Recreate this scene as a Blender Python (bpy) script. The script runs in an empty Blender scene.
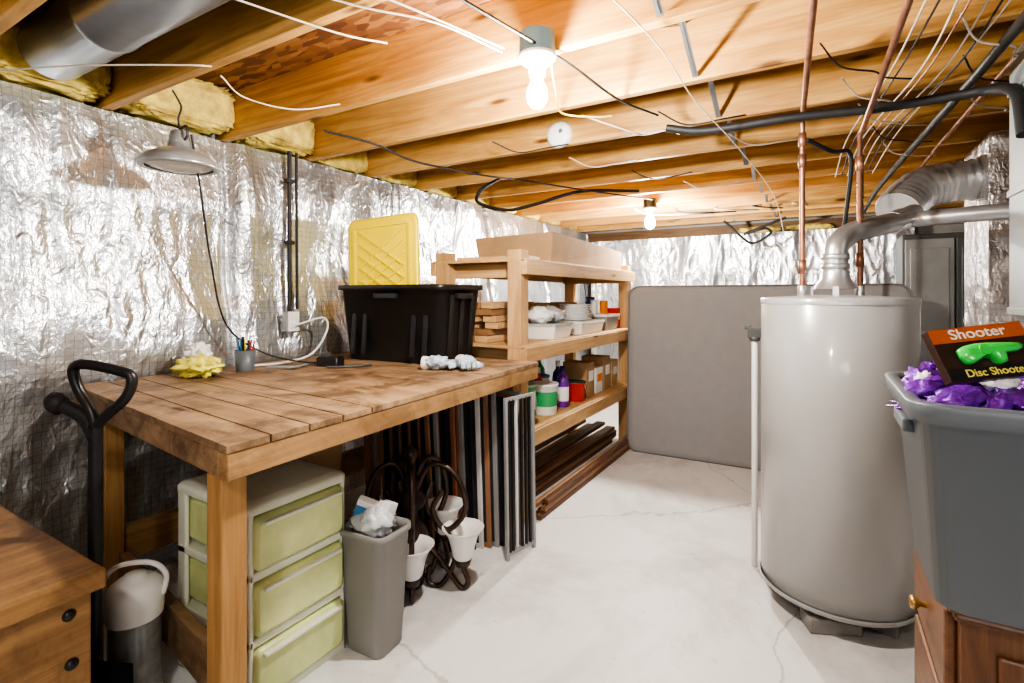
import bpy, math, random
from mathutils import Vector, Matrix, Euler, noise
random.seed(4)
S=bpy.context.scene
COL=S.collection
# ---------------------------------------------------------------- materials
def newmat(name):
    m=bpy.data.materials.new(name); m.use_nodes=True
    nt=m.node_tree; b=nt.nodes['Principled BSDF']
    return m,nt,b
def N(nt,t,**k):
    n=nt.nodes.new(t)
    for a,v in k.items(): setattr(n,a,v)
    return n
def coords(nt,scale=(1,1,1),rnd=True):
    tc=N(nt,'ShaderNodeTexCoord'); mp=N(nt,'ShaderNodeMapping')
    mp.inputs['Scale'].default_value=scale
    if rnd:
        oi=N(nt,'ShaderNodeObjectInfo'); ml=N(nt,'ShaderNodeVectorMath',operation='MULTIPLY_ADD')
        ml.inputs[1].default_value=(7.3,5.1,9.7)
        nt.links.new(oi.outputs['Random'],ml.inputs[0]); nt.links.new(tc.outputs['Object'],ml.inputs[2])
        nt.links.new(ml.outputs[0],mp.inputs['Vector'])
    else: nt.links.new(tc.outputs['Object'],mp.inputs['Vector'])
    return mp.outputs[0]
def ramp(nt,fac,stops):
    r=N(nt,'ShaderNodeValToRGB'); e=r.color_ramp.elements
    while len(e)<len(stops): e.new(.5)
    for i,(p,c) in enumerate(stops): e[i].position=p; e[i].color=(*c,1)
    nt.links.new(fac,r.inputs[0]); return r.outputs[0]
def noisetex(nt,vec,scale,detail=4,rough=.6,dist=0):
    n=N(nt,'ShaderNodeTexNoise'); n.inputs['Scale'].default_value=scale
    n.inputs['Detail'].default_value=detail; n.inputs['Roughness'].default_value=rough
    n.inputs['Distortion'].default_value=dist
    nt.links.new(vec,n.inputs['Vector']); return n.outputs['Fac']
def mult(nt,a,b,f):
    mx=N(nt,'ShaderNodeMix',data_type='RGBA',blend_type='MULTIPLY'); mx.inputs[0].default_value=f
    nt.links.new(a,mx.inputs[6]); nt.links.new(b,mx.inputs[7]); return mx.outputs[2]
def bump(nt,b,h,strength=.3,dist=.01):
    n=N(nt,'ShaderNodeBump'); n.inputs['Strength'].default_value=strength; n.inputs['Distance'].default_value=dist
    nt.links.new(h,n.inputs['Height']); nt.links.new(n.outputs[0],b.inputs['Normal']); return n
def plain(name,c,rough=.5,metal=0,var=.12,scale=6,bmp=.08,trans=0,emit=None,coat=0):
    m,nt,b=newmat(name)
    v=coords(nt); f=noisetex(nt,v,scale)
    lo=tuple(max(0,x*(1-var)) for x in c); hi=tuple(min(1,x*(1+var)) for x in c)
    nt.links.new(ramp(nt,f,[(.3,lo),(.7,hi)]),b.inputs['Base Color'])
    b.inputs['Roughness'].default_value=rough; b.inputs['Metallic'].default_value=metal
    if trans: b.inputs['Transmission Weight'].default_value=trans
    if coat: b.inputs['Coat Weight'].default_value=coat; b.inputs['Coat Roughness'].default_value=.08
    if emit: b.inputs['Emission Color'].default_value=(*emit[0],1); b.inputs['Emission Strength'].default_value=emit[1]
    if bmp: bump(nt,b,noisetex(nt,v,scale*12),bmp,.003)
    return m
def wood(name,c1,c2,axis='X',rough=.6,knots=True,dirt=0,grain=1.6):
    m,nt,b=newmat(name)
    sc={'X':(.6,9,9),'Y':(9,.6,9),'Z':(9,9,.6)}[axis]
    v=coords(nt,sc); f=noisetex(nt,v,grain,7,.7,1.4)
    c=ramp(nt,f,[(.30,c2),(.48,tuple((a+d)/2 for a,d in zip(c1,c2))),(.62,c1)])
    f2=noisetex(nt,coords(nt,(1.3,1.3,1.3)),1.2,3)
    out=mult(nt,c,ramp(nt,f2,[(.3,(.70,.65,.60)),(.65,(1,1,1))]),.8)
    if knots:
        sk={'X':(1.2,5,5),'Y':(5,1.2,5),'Z':(5,5,1.2)}[axis]
        vo=N(nt,'ShaderNodeTexVoronoi'); vo.inputs['Scale'].default_value=1.5
        nt.links.new(coords(nt,sk),vo.inputs['Vector'])
        out=mult(nt,out,ramp(nt,vo.outputs['Distance'],[(.05,(.16,.08,.04)),(.14,(1,1,1))]),.9)
    if dirt:
        f3=noisetex(nt,coords(nt,(1,1,1)),5,6,.7,.6)
        out=mult(nt,out,ramp(nt,f3,[(.38,(.34,.30,.27)),(.56,(1,1,1))]),dirt)
    nt.links.new(out,b.inputs['Base Color']); b.inputs['Roughness'].default_value=rough
    bump(nt,b,f,.15,.003)
    return m
def foilmat(name,tint=(.70,.735,.78),fine=1.0):
    m,nt,b=newmat(name)
    v=coords(nt,(1,1,.62),False)
    b.inputs['Metallic'].default_value=.84; b.inputs['Roughness'].default_value=.33
    f=noisetex(nt,v,2.2,4)
    col=ramp(nt,f,[(.3,tuple(x*.74 for x in tint)),(.6,tint)])
    # faint reinforcing scrim grid
    br=N(nt,'ShaderNodeTexBrick'); br.offset=0; br.inputs['Scale'].default_value=1
    br.inputs['Brick Width'].default_value=.03; br.inputs['Row Height'].default_value=.03; br.inputs['Mortar Size'].default_value=.0014
    br.inputs['Color1'].default_value=(1,1,1,1); br.inputs['Color2'].default_value=(1,1,1,1); br.inputs['Mortar'].default_value=(.45,.45,.46,1)
    sp=N(nt,'ShaderNodeSeparateXYZ'); cb=N(nt,'ShaderNodeCombineXYZ')
    tc=N(nt,'ShaderNodeTexCoord'); nt.links.new(tc.outputs['Object'],sp.inputs[0])
    nt.links.new(sp.outputs['Y'],cb.inputs['X']); nt.links.new(sp.outputs['Z'],cb.inputs['Y']); nt.links.new(cb.outputs[0],br.inputs['Vector'])
    nt.links.new(mult(nt,col,br.outputs['Color'],.6),b.inputs['Base Color'])
    def rg(sc,det,dist):
        n=N(nt,'ShaderNodeTexNoise'); n.noise_type='RIDGED_MULTIFRACTAL'
        n.inputs['Scale'].default_value=sc; n.inputs['Detail'].default_value=det; n.inputs['Distortion'].default_value=dist
        nt.links.new(v,n.inputs['Vector']); return n.outputs['Fac']
    n1=rg(5.0*fine,3,.5); n2=rg(22*fine,3,.9); n3=noisetex(nt,v,55*fine,2,.6,.5)
    a=N(nt,'ShaderNodeMath',operation='MULTIPLY_ADD'); a.inputs[1].default_value=.36
    nt.links.new(n2,a.inputs[0]); nt.links.new(n1,a.inputs[2])
    a3=N(nt,'ShaderNodeMath',operation='MULTIPLY_ADD'); a3.inputs[1].default_value=.25
    nt.links.new(n3,a3.inputs[0]); nt.links.new(a.outputs[0],a3.inputs[2])
    bump(nt,b,a3.outputs[0],.85,.021)
    return m
def concrete(name,c,dark,crack=.0):
    m,nt,b=newmat(name); v=coords(nt,(1,1,1),False)
    f=noisetex(nt,v,1.0,8,.66,.5); f2=noisetex(nt,v,14,5,.7)
    out=ramp(nt,f,[(.36,dark),(.52,c)])
    out=mult(nt,out,ramp(nt,f2,[(.27,(.5,.48,.46)),(.38,(1,1,1))]),.5)
    if crack:
        vo=N(nt,'ShaderNodeTexVoronoi',feature='DISTANCE_TO_EDGE'); vo.inputs['Scale'].default_value=.5
        nz=N(nt,'ShaderNodeTexNoise'); nz.inputs['Scale'].default_value=2.2; nz.inputs['Detail'].default_value=7
        nt.links.new(v,nz.inputs['Vector'])
        wv=N(nt,'ShaderNodeVectorMath',operation='MULTIPLY_ADD'); wv.inputs[1].default_value=(.35,.35,.35)
        nt.links.new(nz.outputs['Color'],wv.inputs[0]); nt.links.new(v,wv.inputs[2]); nt.links.new(wv.outputs[0],vo.inputs['Vector'])
        out=mult(nt,out,ramp(nt,vo.outputs['Distance'],[(.0,(.32,.30,.28)),(.0028,(1,1,1))]),crack)
    nt.links.new(out,b.inputs['Base Color']); b.inputs['Roughness'].default_value=.5
    bump(nt,b,f2,.12,.003); return m
def osb(name):
    m,nt,b=newmat(name); v=coords(nt,(1,1,1),False)
    vo=N(nt,'ShaderNodeTexVoronoi'); vo.inputs['Scale'].default_value=24
    mp=N(nt,'ShaderNodeMapping'); mp.inputs['Scale'].default_value=(.5,1.6,1); nt.links.new(v,mp.inputs[0])
    nt.links.new(mp.outputs[0],vo.inputs['Vector'])
    sp=N(nt,'ShaderNodeSeparateColor'); nt.links.new(vo.outputs['Color'],sp.inputs[0])
    nt.links.new(ramp(nt,sp.outputs[0],[(0,(.10,.036,.014)),(.5,(.19,.075,.024)),(1,(.32,.15,.05))]),b.inputs['Base Color'])
    b.inputs['Roughness'].default_value=.7; return m
M={}
M['joist']=wood('joist_wood',(.76,.47,.165),(.44,.215,.06),'X',.55)
M['pineX']=wood('pine_x',(.68,.46,.24),(.44,.26,.12),'X')
M['pineY']=wood('pine_y',(.68,.46,.24),(.44,.26,.12),'Y')
M['pineZ']=wood('pine_z',(.68,.46,.24),(.44,.26,.12),'Z')
M['benchX']=wood('bench_x',(.47,.32,.19),(.27,.165,.09),'X',.6,True,.9)
M['benchY']=wood('bench_y',(.55,.35,.17),(.34,.195,.085),'Y',.6,True,.5)
M['benchZ']=wood('bench_z',(.54,.33,.14),(.35,.185,.07),'Z',.6)
M['chest']=wood('chest_wood',(.40,.235,.10),(.24,.13,.05),'Y',.55,True,.6)
M['oak']=wood('oak_brown',(.24,.115,.055),(.115,.05,.024),'Z',.4,False,0,3)
M['oakY']=wood('oak_brown_y',(.24,.115,.055),(.115,.05,.024),'Y',.4,False,0,3)
M['darklum']=wood('stained_lumber',(.22,.10,.045),(.10,.04,.018),'Y',.5,False)
M['midlum']=wood('brown_lumber',(.40,.24,.13),(.25,.13,.06),'Y',.5,False)
M['foil']=foilmat('foil_facing'); M['foil2']=foilmat('foil_duct_wrap',(.80,.78,.79),1.6)
M['floor']=concrete('floor_concrete',(.82,.83,.84),(.56,.56,.56),.5)
M['wall']=concrete('wall_concrete',(.30,.29,.28),(.22,.215,.21))
M['rim']=wood('rim_wood',(.20,.11,.045),(.10,.05,.02),'X',.6,False)
M['osb']=osb('subfloor_osb')
M['fiber']=plain('fiberglass',(.82,.60,.18),.95,0,.4,14,1.0)
M['galv']=plain('galvanized',(.64,.66,.68),.33,.75,.15,5,.08)
M['lampmetal']=plain('lamp_metal',(.46,.475,.49),.30,.6,.08,5,.04)
M['duct']=plain('duct_metal',(.36,.385,.41),.30,.85,.12,5,.08)
M['copper']=plain('copper',(.40,.21,.14),.42,.75,.3,12,.05)
M['black']=plain('black_plastic',(.018,.018,.020),.38,0,.2)
M['rubber']=plain('black_rubber',(.025,.025,.027),.6,0,.2)
M['iron']=plain('black_iron',(.05,.047,.045),.5,.4,.3)
M['bronze']=plain('bronze',(.085,.058,.048),.34,.6,.3,10)
M['heater']=plain('heater_enamel',(.43,.44,.445),.28,0,.02,2,0,0,None,.6)
M['heatdark']=plain('heater_base',(.10,.095,.09),.6,0,.3)
M['mattress']=plain('mattress_cloth',(.35,.35,.36),.9,0,.03,12,.15)
M['piping']=plain('mattress_piping',(.23,.23,.235),.9,0,.05)
M['yellow']=plain('yellow_plastic',(.90,.72,.0),.35,0,.03,4,.03)
M['greyp']=plain('grey_plastic',(.125,.145,.165),.40,0,.06,3,.03)
M['trash']=plain('trash_plastic',(.27,.268,.262),.45,0,.06,3,.03)
M['white']=plain('white_plastic',(.80,.80,.78),.45,0,.04,4,.02)
M['cream']=plain('cream_plastic',(.84,.84,.82),.45,0,.06,4,.03)
M['cable']=plain('white_cable',(.66,.62,.54),.5,0,.1)
M['ycable']=plain('yellow_cable',(.78,.56,.14),.5,0,.1)
M['card']=plain('cardboard',(.42,.275,.15),.85,0,.12,5,.1)
M['paper']=plain('white_paper',(.80,.80,.78),.8,0,.1)
M['glassw']=plain('frosted_glass',(.90,.89,.87),.3,0,.03,3,0,.1)
M['green']=plain('drawer_green',(.80,.92,.44),.30,0,.18,7,.03,.2)
M['drframe']=plain('drawer_frame',(.84,.87,.74),.35,0,.05,4,.02,.1)
M['steel']=plain('grey_steel',(.10,.108,.112),.45,.3,.1)
M['steel2']=plain('pale_steel',(.32,.34,.35),.4,.3,.1)
M['jugbody']=plain('jug_body',(.36,.37,.37),.2,.1,.3,14,.03,.2)
M['red']=plain('red_plastic',(.62,.03,.02),.4); M['purple']=plain('purple_foil',(.20,.04,.42),.3,.2,.4,14,.6)
M['navy']=plain('navy_plastic',(.02,.03,.16),.35); M['lime']=plain('toy_green',(.05,.66,.10),.22,0,.1,6,.02,0,None,.7)
M['blue']=plain('blue_plastic',(.08,.24,.45),.4); M['bluebox']=plain('blue_junction',(.14,.28,.42),.4)
M['greencan']=plain('green_can',(.05,.34,.13),.4); M['orange']=plain('orange_ink',(.80,.24,.03),.5)
M['yink']=plain('yellow_ink',(.9,.75,.15),.5)
M['gold']=plain('brass',(.5,.34,.14),.35,.9); M['brownbox']=plain('package_brown',(.05,.025,.02),.4)
M['bandbox']=plain('package_band',(.48,.11,.02),.4)
M['greyfr']=plain('grey_frame',(.34,.345,.35),.4,.2); M['whitefr']=plain('white_frame',(.66,.65,.64),.5)
M['mesh']=plain('screen_mesh',(.05,.05,.055),.7); M['brownfr']=plain('brown_frame',(.34,.18,.10),.45)
M['redfr']=plain('red_frame',(.36,.15,.09),.45)
M['cloth']=plain('glove_cloth',(.42,.50,.60),.9,0,.55,34,.5); M['ybag']=plain('yellow_bag',(.92,.80,.16),.35,0,.2,20,.4)
M['block']=plain('cinder',(.30,.29,.28),.9,0,.2,8,.6)
M['bulb']=plain('bulb_glow',(1,1,1),.3,0,0,1,0,0,((1,.94,.85),1750))
M['bulb2']=plain('fill_bulb_glow',(1,1,1),.3,0,0,1,0,0,((1,.95,.88),620))
def bagmat():
    m,nt,b=newmat('clear_bag'); b.inputs['Base Color'].default_value=(.85,.88,.9,1)
    b.inputs['Roughness'].default_value=.15; b.inputs['Transmission Weight'].default_value=.5
    v=coords(nt); bump(nt,b,noisetex(nt,v,30),.6,.01); return m
M['bag']=bagmat()
# ---------------------------------------------------------------- mesh builder
def cr(pts,res=6):
    pts=[Vector(p) for p in pts]
    if len(pts)<3: return pts
    out=[]; P=[pts[0]*2-pts[1]]+pts+[pts[-1]*2-pts[-2]]
    for i in range(1,len(P)-2):
        a,b,c,d=P[i-1:i+3]
        for k in range(res):
            t=k/res
            out.append(.5*((2*b)+(c-a)*t+(2*a-5*b+4*c-d)*t*t+(3*b-a-3*c+d)*t**3))
    out.append(pts[-1]); return out
def rot(r): return Euler([math.radians(a) for a in r]).to_matrix()
class MB:
    def __init__(s): s.v=[];s.f=[];s.s=[];s.m=[]
    def add(s,vs,fs,smooth=False,mi=0):
        o=len(s.v); s.v+= [Vector(v) for v in vs]
        for f in fs: s.f.append([i+o for i in f]); s.s.append(smooth); s.m.append(mi)
        return s
    def box(s,c,d,r=None,mi=0):
        R=rot(r) if r else Matrix.Identity(3); c=Vector(c)
        vs=[c+R@Vector((x*d[0]/2,y*d[1]/2,z*d[2]/2)) for x in(-1,1) for y in(-1,1) for z in(-1,1)]
        return s.add(vs,[(0,1,3,2),(4,6,7,5),(0,4,5,1),(2,3,7,6),(0,2,6,4),(1,5,7,3)],False,mi)
    def hexa(s,b,t,mi=0):
        return s.add(list(b)+list(t),[(3,2,1,0),(4,5,6,7),(0,1,5,4),(1,2,6,5),(2,3,7,6),(3,0,4,7)],False,mi)
    def loft(s,rings,c0=True,c1=True,smooth=True,mi=0):
        n=len(rings[0]); vs=[p for r in rings for p in r]; fs=[]
        for i in range(len(rings)-1):
            for j in range(n):
                k=(j+1)%n; fs.append((i*n+j,i*n+k,(i+1)*n+k,(i+1)*n+j))
        s.add(vs,fs,smooth,mi)
        if c0: s.add(rings[0],[tuple(range(n))[::-1]],False,mi)
        if c1: s.add(rings[-1],[tuple(range(n))],False,mi)
        return s
    def lathe(s,prof,c=(0,0,0),n=32,r=None,caps=False,mi=0):
        R=rot(r) if r else Matrix.Identity(3); c=Vector(c)
        rings=[[c+R@Vector((max(a,1e-4)*math.cos(2*math.pi*j/n),max(a,1e-4)*math.sin(2*math.pi*j/n),z)) for j in range(n)] for a,z in prof]
        return s.loft(rings,caps,caps,True,mi)
    def cyl(s,c,r,h,n=24,rt=None,mi=0):
        e=min(r,h)*.08
        return s.lathe([(r-e,0),(r,e),(r,h-e),(r-e,h)],c,n,rt,True,mi)
    def tube(s,pts,r,n=8,sm=True,mi=0,res=6):
        P=cr(pts,res) if sm else [Vector(p) for p in pts]
        rings=[];up=None
        for i,p in enumerate(P):
            t=(P[min(i+1,len(P)-1)]-P[max(i-1,0)]).normalized()
            if up is None: up=Vector((0,0,1)) if abs(t.z)<.9 else Vector((1,0,0))
            a=t.cross(up)
            if a.length<1e-3: a=t.cross(Vector((0,1,0)))
            a.normalize(); up=a.cross(t).normalized()
            rr=r(i/(len(P)-1)) if callable(r) else r
            rings.append([p+rr*(a*math.cos(2*math.pi*j/n)+up*math.sin(2*math.pi*j/n)) for j in range(n)])
        return s.loft(rings,True,True,True,mi)
    def rrect(s,z,hx,hy,r,c=(0,0),k=5):
        out=[]
        for q,(sx,sy) in enumerate([(1,1),(-1,1),(-1,-1),(1,-1)]):
            for i in range(k+1):
                a=math.pi/2*(q+i/k)
                out.append(Vector((c[0]+sx*(hx-r)+r*math.cos(a),c[1]+sy*(hy-r)+r*math.sin(a),z)))
        return out
    def tub(s,secs,c=(0,0),mi=0,smooth=True,k=5):
        return s.loft([s.rrect(z,hx,hy,r,c,k) for z,hx,hy,r in secs],True,True,smooth,mi)
    def prism(s,poly,th,c=(0,0,0),r=None,mi=0):
        R=rot(r) if r else Matrix.Identity(3); c=Vector(c)
        a=[c+R@Vector((x,y,-th/2)) for x,y in poly]; b=[c+R@Vector((x,y,th/2)) for x,y in poly]
        return s.loft([a,b],True,True,False,mi)
    def grid(s,fn,nu,nv,mi=0,smooth=True):
        vs=[fn(i/nu,j/nv) for i in range(nu+1) for j in range(nv+1)]
        fs=[(i*(nv+1)+j,(i+1)*(nv+1)+j,(i+1)*(nv+1)+j+1,i*(nv+1)+j+1) for i in range(nu) for j in range(nv)]
        return s.add(vs,fs,smooth,mi)
    def blob(s,c,rad,amp=.2,fr=6,n=24,seed=0,mi=0,sq=1.0):
        c=Vector(c)
        def pw(a): return math.copysign(abs(a)**sq,a)
        def fn(u,v):
            th=math.pi*v; ph=2*math.pi*u
            d=Vector((math.sin(th)*math.cos(ph),math.sin(th)*math.sin(ph),math.cos(th)))
            k=1+amp*noise.fractal(d*fr/2+Vector((seed*3.1,seed,0)),1,2,4)
            return c+Vector((pw(d.x)*rad[0]*k,pw(d.y)*rad[1]*k,pw(d.z)*rad[2]*k))
        return s.grid(fn,n*2,n,mi)
    def shift(s,d):
        d=Vector(d); s.v=[v-d for v in s.v]; return s
    def obj(s,name,mats,parent=None,loc=(0,0,0),r=None,bev=0,origin=None):
        me=bpy.data.meshes.new(name); me.from_pydata([tuple(v) for v in s.v],[],s.f)
        if not isinstance(mats,(list,tuple)): mats=[mats]
        for m in mats: me.materials.append(M[m] if isinstance(m,str) else m)
        for i,p in enumerate(me.polygons): p.use_smooth=s.s[i]; p.material_index=s.m[i]
        me.update(); me.validate()
        o=bpy.data.objects.new(name,me); COL.objects.link(o); o.location=loc
        if r: o.rotation_euler=[math.radians(a) for a in r]
        if parent: o.parent=parent
        if bev:
            b=o.modifiers.new('bevel','BEVEL'); b.width=bev; b.segments=2; b.limit_method='ANGLE'; b.angle_limit=math.radians(50)
        return o
    def solo(s,name,label,cat,mats,r=None,bev=0,group=None,kind=None):
        xs=[v.x for v in s.v];ys=[v.y for v in s.v];zs=[v.z for v in s.v]
        c=Vector(((min(xs)+max(xs))/2,(min(ys)+max(ys))/2,min(zs))); s.shift(c)
        o=s.obj(name,mats,None,c,r,bev)
        if kind: o['kind']=kind
        if kind!='structure': o['label']=label; o['category']=cat
        if group: o['group']=group
        return o
def thing(name,label,cat,loc=(0,0,0),r=None,group=None):
    e=bpy.data.objects.new(name,None); COL.objects.link(e); e.location=loc; e.empty_display_size=.1
    if r: e.rotation_euler=[math.radians(a) for a in r]
    e['label']=label; e['category']=cat
    if group: e['group']=group
    return e
def part(T,mb,name,mats,bev=0,world=True,label=None,base=None):
    # world coordinates -> local coordinates of the thing's empty
    if world: mb.shift(base if base is not None else T.location)
    o=mb.obj(name,mats,T,bev=bev)
    if label: o['label']=label
    return o
def dup(o,loc,label=None,rotz=None):
    c=o.copy(); COL.objects.link(c); c.location=loc
    if rotz is not None: c.rotation_euler=(0,0,math.radians(rotz))
    if label: c['label']=label
    return c
def text(T,body,size,mat,loc,r,name='lettering',sx=1,ext=.0006):
    cu=bpy.data.curves.new(name,'FONT'); cu.body=body; cu.size=size; cu.extrude=ext; cu.align_x='CENTER'; cu.align_y='CENTER'; cu.offset=size*.012
    o=bpy.data.objects.new(name,cu); COL.objects.link(o)
    me=bpy.data.meshes.new_from_object(o); bpy.data.objects.remove(o)
    me.materials.clear(); me.materials.append(M[mat])
    o=bpy.data.objects.new(name,me); COL.objects.link(o); o.parent=T; o.location=loc
    o.rotation_euler=[math.radians(a) for a in r]; o.scale=(sx,1,1); return o
# ---------------------------------------------------------------- shell
JB=2.125; JT=2.365
XL,XR,YB,YF=-2.80,2.0,-1.7,6.55
MB().box(((XL+XR)/2,(YB+YF)/2,-.05),(XR-XL+.2,YF-YB+.2,.1)).solo('floor','','', 'floor',kind='structure')
MB().box(((XL+XR)/2,(YB+YF)/2,JT+.0125),(XR-XL+.2,YF-YB+.2,.025)).solo('ceiling','','', 'osb',kind='structure')
MB().box((XL-.05,(YB+YF)/2,1.18),(.1,YF-YB,2.36)).solo('wall_left','','','wall',kind='structure')
MB().box((XR+.05,(YB+YF)/2,1.18),(.1,YF-YB,2.36)).solo('wall_right','','','wall',kind='structure')
MB().box(((XL+XR)/2,YF+.05,1.18),(XR-XL+.2,.1,2.36)).solo('wall_far','','','wall',kind='structure')
MB().box(((XL+XR)/2,YB-.05,1.18),(XR-XL+.2,.1,2.36)).solo('wall_back','','','wall',kind='structure')
MB().box(((XL+XR)/2,YF-.02,2.06),(XR-XL-.02,.04,.13)).solo('dark_strip','dark wooden strip added to darken the band above the end wall foil','sill plate','rim',bev=.003)  # strip added so the pale band above the foil turns dark
# joists
JY=[-1.5,-1.0,-.48,.04,.55,1.04,1.58]+[2.08+.52*i for i in range(9)]
j=MB().box((-.4,JY[0],(JB+JT)/2),(4.78,.04,JT-JB)).solo('ceiling_joist','bare pine ceiling joist spanning the basement','joist','joist',bev=.003,group='ceiling joists')
for y in JY[1:]: dup(j,(j.location.x,y,j.location.z))
# foil blanket, long wall: billowing sheets with folds
def rid(p,k=1.0): return 1-abs(noise.noise(p))*2*k
def foilx(y,z):
    seam=math.exp(-((((y+.25)%1.22)-.61)/.03)**2)
    yy=y+.06*noise.noise(Vector((y*2,z*2,5)))
    return (-2.715+.055*noise.noise(Vector((yy*1.1,z*.9,3)))+.024*rid(Vector((yy*3.6,z*.9,7)))+.009*rid(Vector((yy*3.0,z*4.0,17)))
        +.006*rid(Vector((yy*13,z*6,1)))-.035*seam+.035*math.sin(z*math.pi/2.12)+.016*math.sin(z*7.5+noise.noise(Vector((y*1.5,2,1)))*3))
MB().grid(lambda u,v:Vector((min(-2.605,foilx(YB+u*(YF-YB),v*2.12)),YB+u*(YF-YB),v*2.12)),800,210).solo('foil_insulation_blanket','crinkled silver foil-faced insulation blanket hung over the long wall','insulation','foil')
MB().grid(lambda u,v:Vector((-2.60+u*3.4,6.42-.03*rid(Vector((u*9,v*1.5,9)))-.012*rid(Vector((u*40,v*9,2))),v*2.0)),300,90).solo('foil_insulation_blanket','silver foil insulation blanket covering the end wall behind the mattress','insulation','foil')
# fiberglass in bays
for k,(a,b) in enumerate(zip(JY[3:-1],JY[4:])):
    w=b-a-.045; big=(k in (1,2,3))
    MB().blob((-2.71 if big else -2.74,(a+b)/2,2.25),(.12 if big else .03,w/2,.112),.16 if big else .08,20,30,a,sq=.4).solo('fiberglass_batt','fluffy yellow fiberglass batt stuffed between joists above the foil wall','insulation','fiber',group='rim insulation batts')
for i in range(2):
    MB().blob((-.6+i*.5,6.47,2.04),(.22,.04,.04),.3,8,14,i+40).solo('fiberglass_batt','yellow fiberglass edge poking over the end wall foil','insulation','fiber',group='end wall insulation batts')
# bridging straps
for a,b in zip(JY[4:-1],JY[5:]):
    for sgn,x in ((1,-.46),(-1,-.41)):
        w=b-a-.04; z0,z1=(JB+.01,JT-.012) if sgn>0 else (JT-.012,JB+.01)
        ang=math.degrees(math.atan2(z1-z0,w))
        MB().box((x,(a+b)/2,(z0+z1)/2),(.022,math.hypot(w,z1-z0)-.01,.003),(ang,0,0)).box((x,(a+b)/2,(z0+z1)/2),(.004,math.hypot(w,z1-z0)-.03,.009),(ang,0,0)).solo('bridging_strap','thin galvanized cross-bridging strap between joists','strap','duct',group='joist bridging straps')
# duct in joist bay
T=thing('round_duct','shiny grey round sheet metal duct in the joist bay','duct',(-1.5,.80,2.13))
part(T,MB().lathe([(.108,-1.35),(.108,-.9),(.112,-.895),(.112,-.87),(.108,-.865),(.108,-.2),(.112,-.195),(.112,-.17),(.108,-.165),(.108,1.6)],(-1.2,.80,2.245),32,(0,90,0),True),'duct_pipe','duct')
# ---------------------------------------------------------------- light fixtures
def fixture(x,y,z,lab,boxm='bluebox',g='bare bulb ceiling lights',bm='bulb',k=1.0):
    T=thing('ceiling_light',lab,'light fixture',(x,y,z),group=g)
    part(T,MB().lathe([(.057,.175),(.060,.125),(.060,.102)],(0,0,0),28,None,True),'junction_box',boxm,world=False)
    part(T,MB().lathe([(.064,.102),(.064,.094),(.050,.080),(.028,.066),(.026,.035),(.018,.035)],(0,0,0),28,None,True),'lamp_socket','white' if boxm=='bluebox' else 'steel',world=False)
    part(T,MB().lathe([(.001,-.072*k),(.018*k,-.066*k),(.030*k,-.050*k),(.034*k,-.028*k),(.031*k,-.008*k),(.021*k,.014),(.0145,.034),(.014,.045)],(0,0,0),20),'light_bulb',bm,world=False,label='glowing white bulb')
    return T
fixture(-.80,1.498,1.985,'bare glowing bulb in white socket on blue round junction box')
fixture(-1.31,4.60,1.985,'distant bare glowing bulb in dark socket under the joists','black',k=1.3)
fixture(-.3,-.42,2.02,'bare bulb added out of view behind the camera as fill light',bm='bulb2')  # extra bulb, added unseen behind the camera as fill for the under-bench area
# unseen area light added behind the camera to brighten the dark parts
L=bpy.data.lights.new('fill_light','AREA'); L.energy=16; L.size=.8; L.color=(1,.98,.96)
lo=bpy.data.objects.new('fill_light',L); COL.objects.link(lo); lo.location=(.75,-1.0,1.5); lo.rotation_euler=(math.radians(80),0,math.radians(34))
# smoke detector
T=thing('smoke_detector','round white smoke detector screwed to a joist side','smoke detector',(-1.235,2.58,2.185))
part(T,MB().lathe([(.001,.036),(.045,.036),(.062,.03),(.074,.012),(.074,0)],(0,0,0),32,(90,0,0)),'detector_cover','white',world=False)
part(T,MB().lathe([(.001,.040),(.010,.040),(.012,.035)],(.02,0,.01),16,(90,0,0)),'test_button','greyp',world=False)
# pendant lamp
T=thing('pendant_lamp','grey metal dome pendant lamp with pale glass lens hanging by hook','lamp',(-2.27,1.12,1.83))
part(T,MB().lathe([(.142,.0),(.140,.018),(.118,.04),(.082,.062),(.045,.075),(.04,.10),(.034,.14),(.02,.15),(.001,.152)],(0,0,0),36),'lamp_shade','lampmetal',world=False)
part(T,MB().lathe([(.001,-.020),(.06,-.016),(.105,-.004),(.126,.006)],(0,0,0),36),'glass_lens','glassw',world=False)
part(T,MB().lathe([(.122,-.006),(.143,-.006),(.145,.006),(.132,.012)],(0,0,0),36),'lens_ring','lampmetal',world=False)
part(T,MB().tube([(0,0,.15),(-.01,0,.2),(.012,0,.24),(-.005,0,.27),(.005,-.03,.305)],.004).tube([(0,0,.15),(.05,0,.16),(.06,0,.12),(.03,0,.10)],.005),'hanging_hook','iron',world=False)
def wire(pts,r=.004,m='cable',lab='white electrical cable stapled along the ceiling joists',name='electrical_cable',g=None):
    return MB().tube(pts,r,6).solo(name,lab,'cable',m,group=g)
wire([(-2.22,1.14,1.96),(-2.3,1.22,1.75),(-2.42,1.33,1.45),(-2.5,1.45,1.15),(-2.45,1.62,1.0),(-2.3,1.78,.945),(-2.2,1.86,.96)],.0045,'rubber','black lamp cord drooping down the foil wall to the bench')
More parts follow.
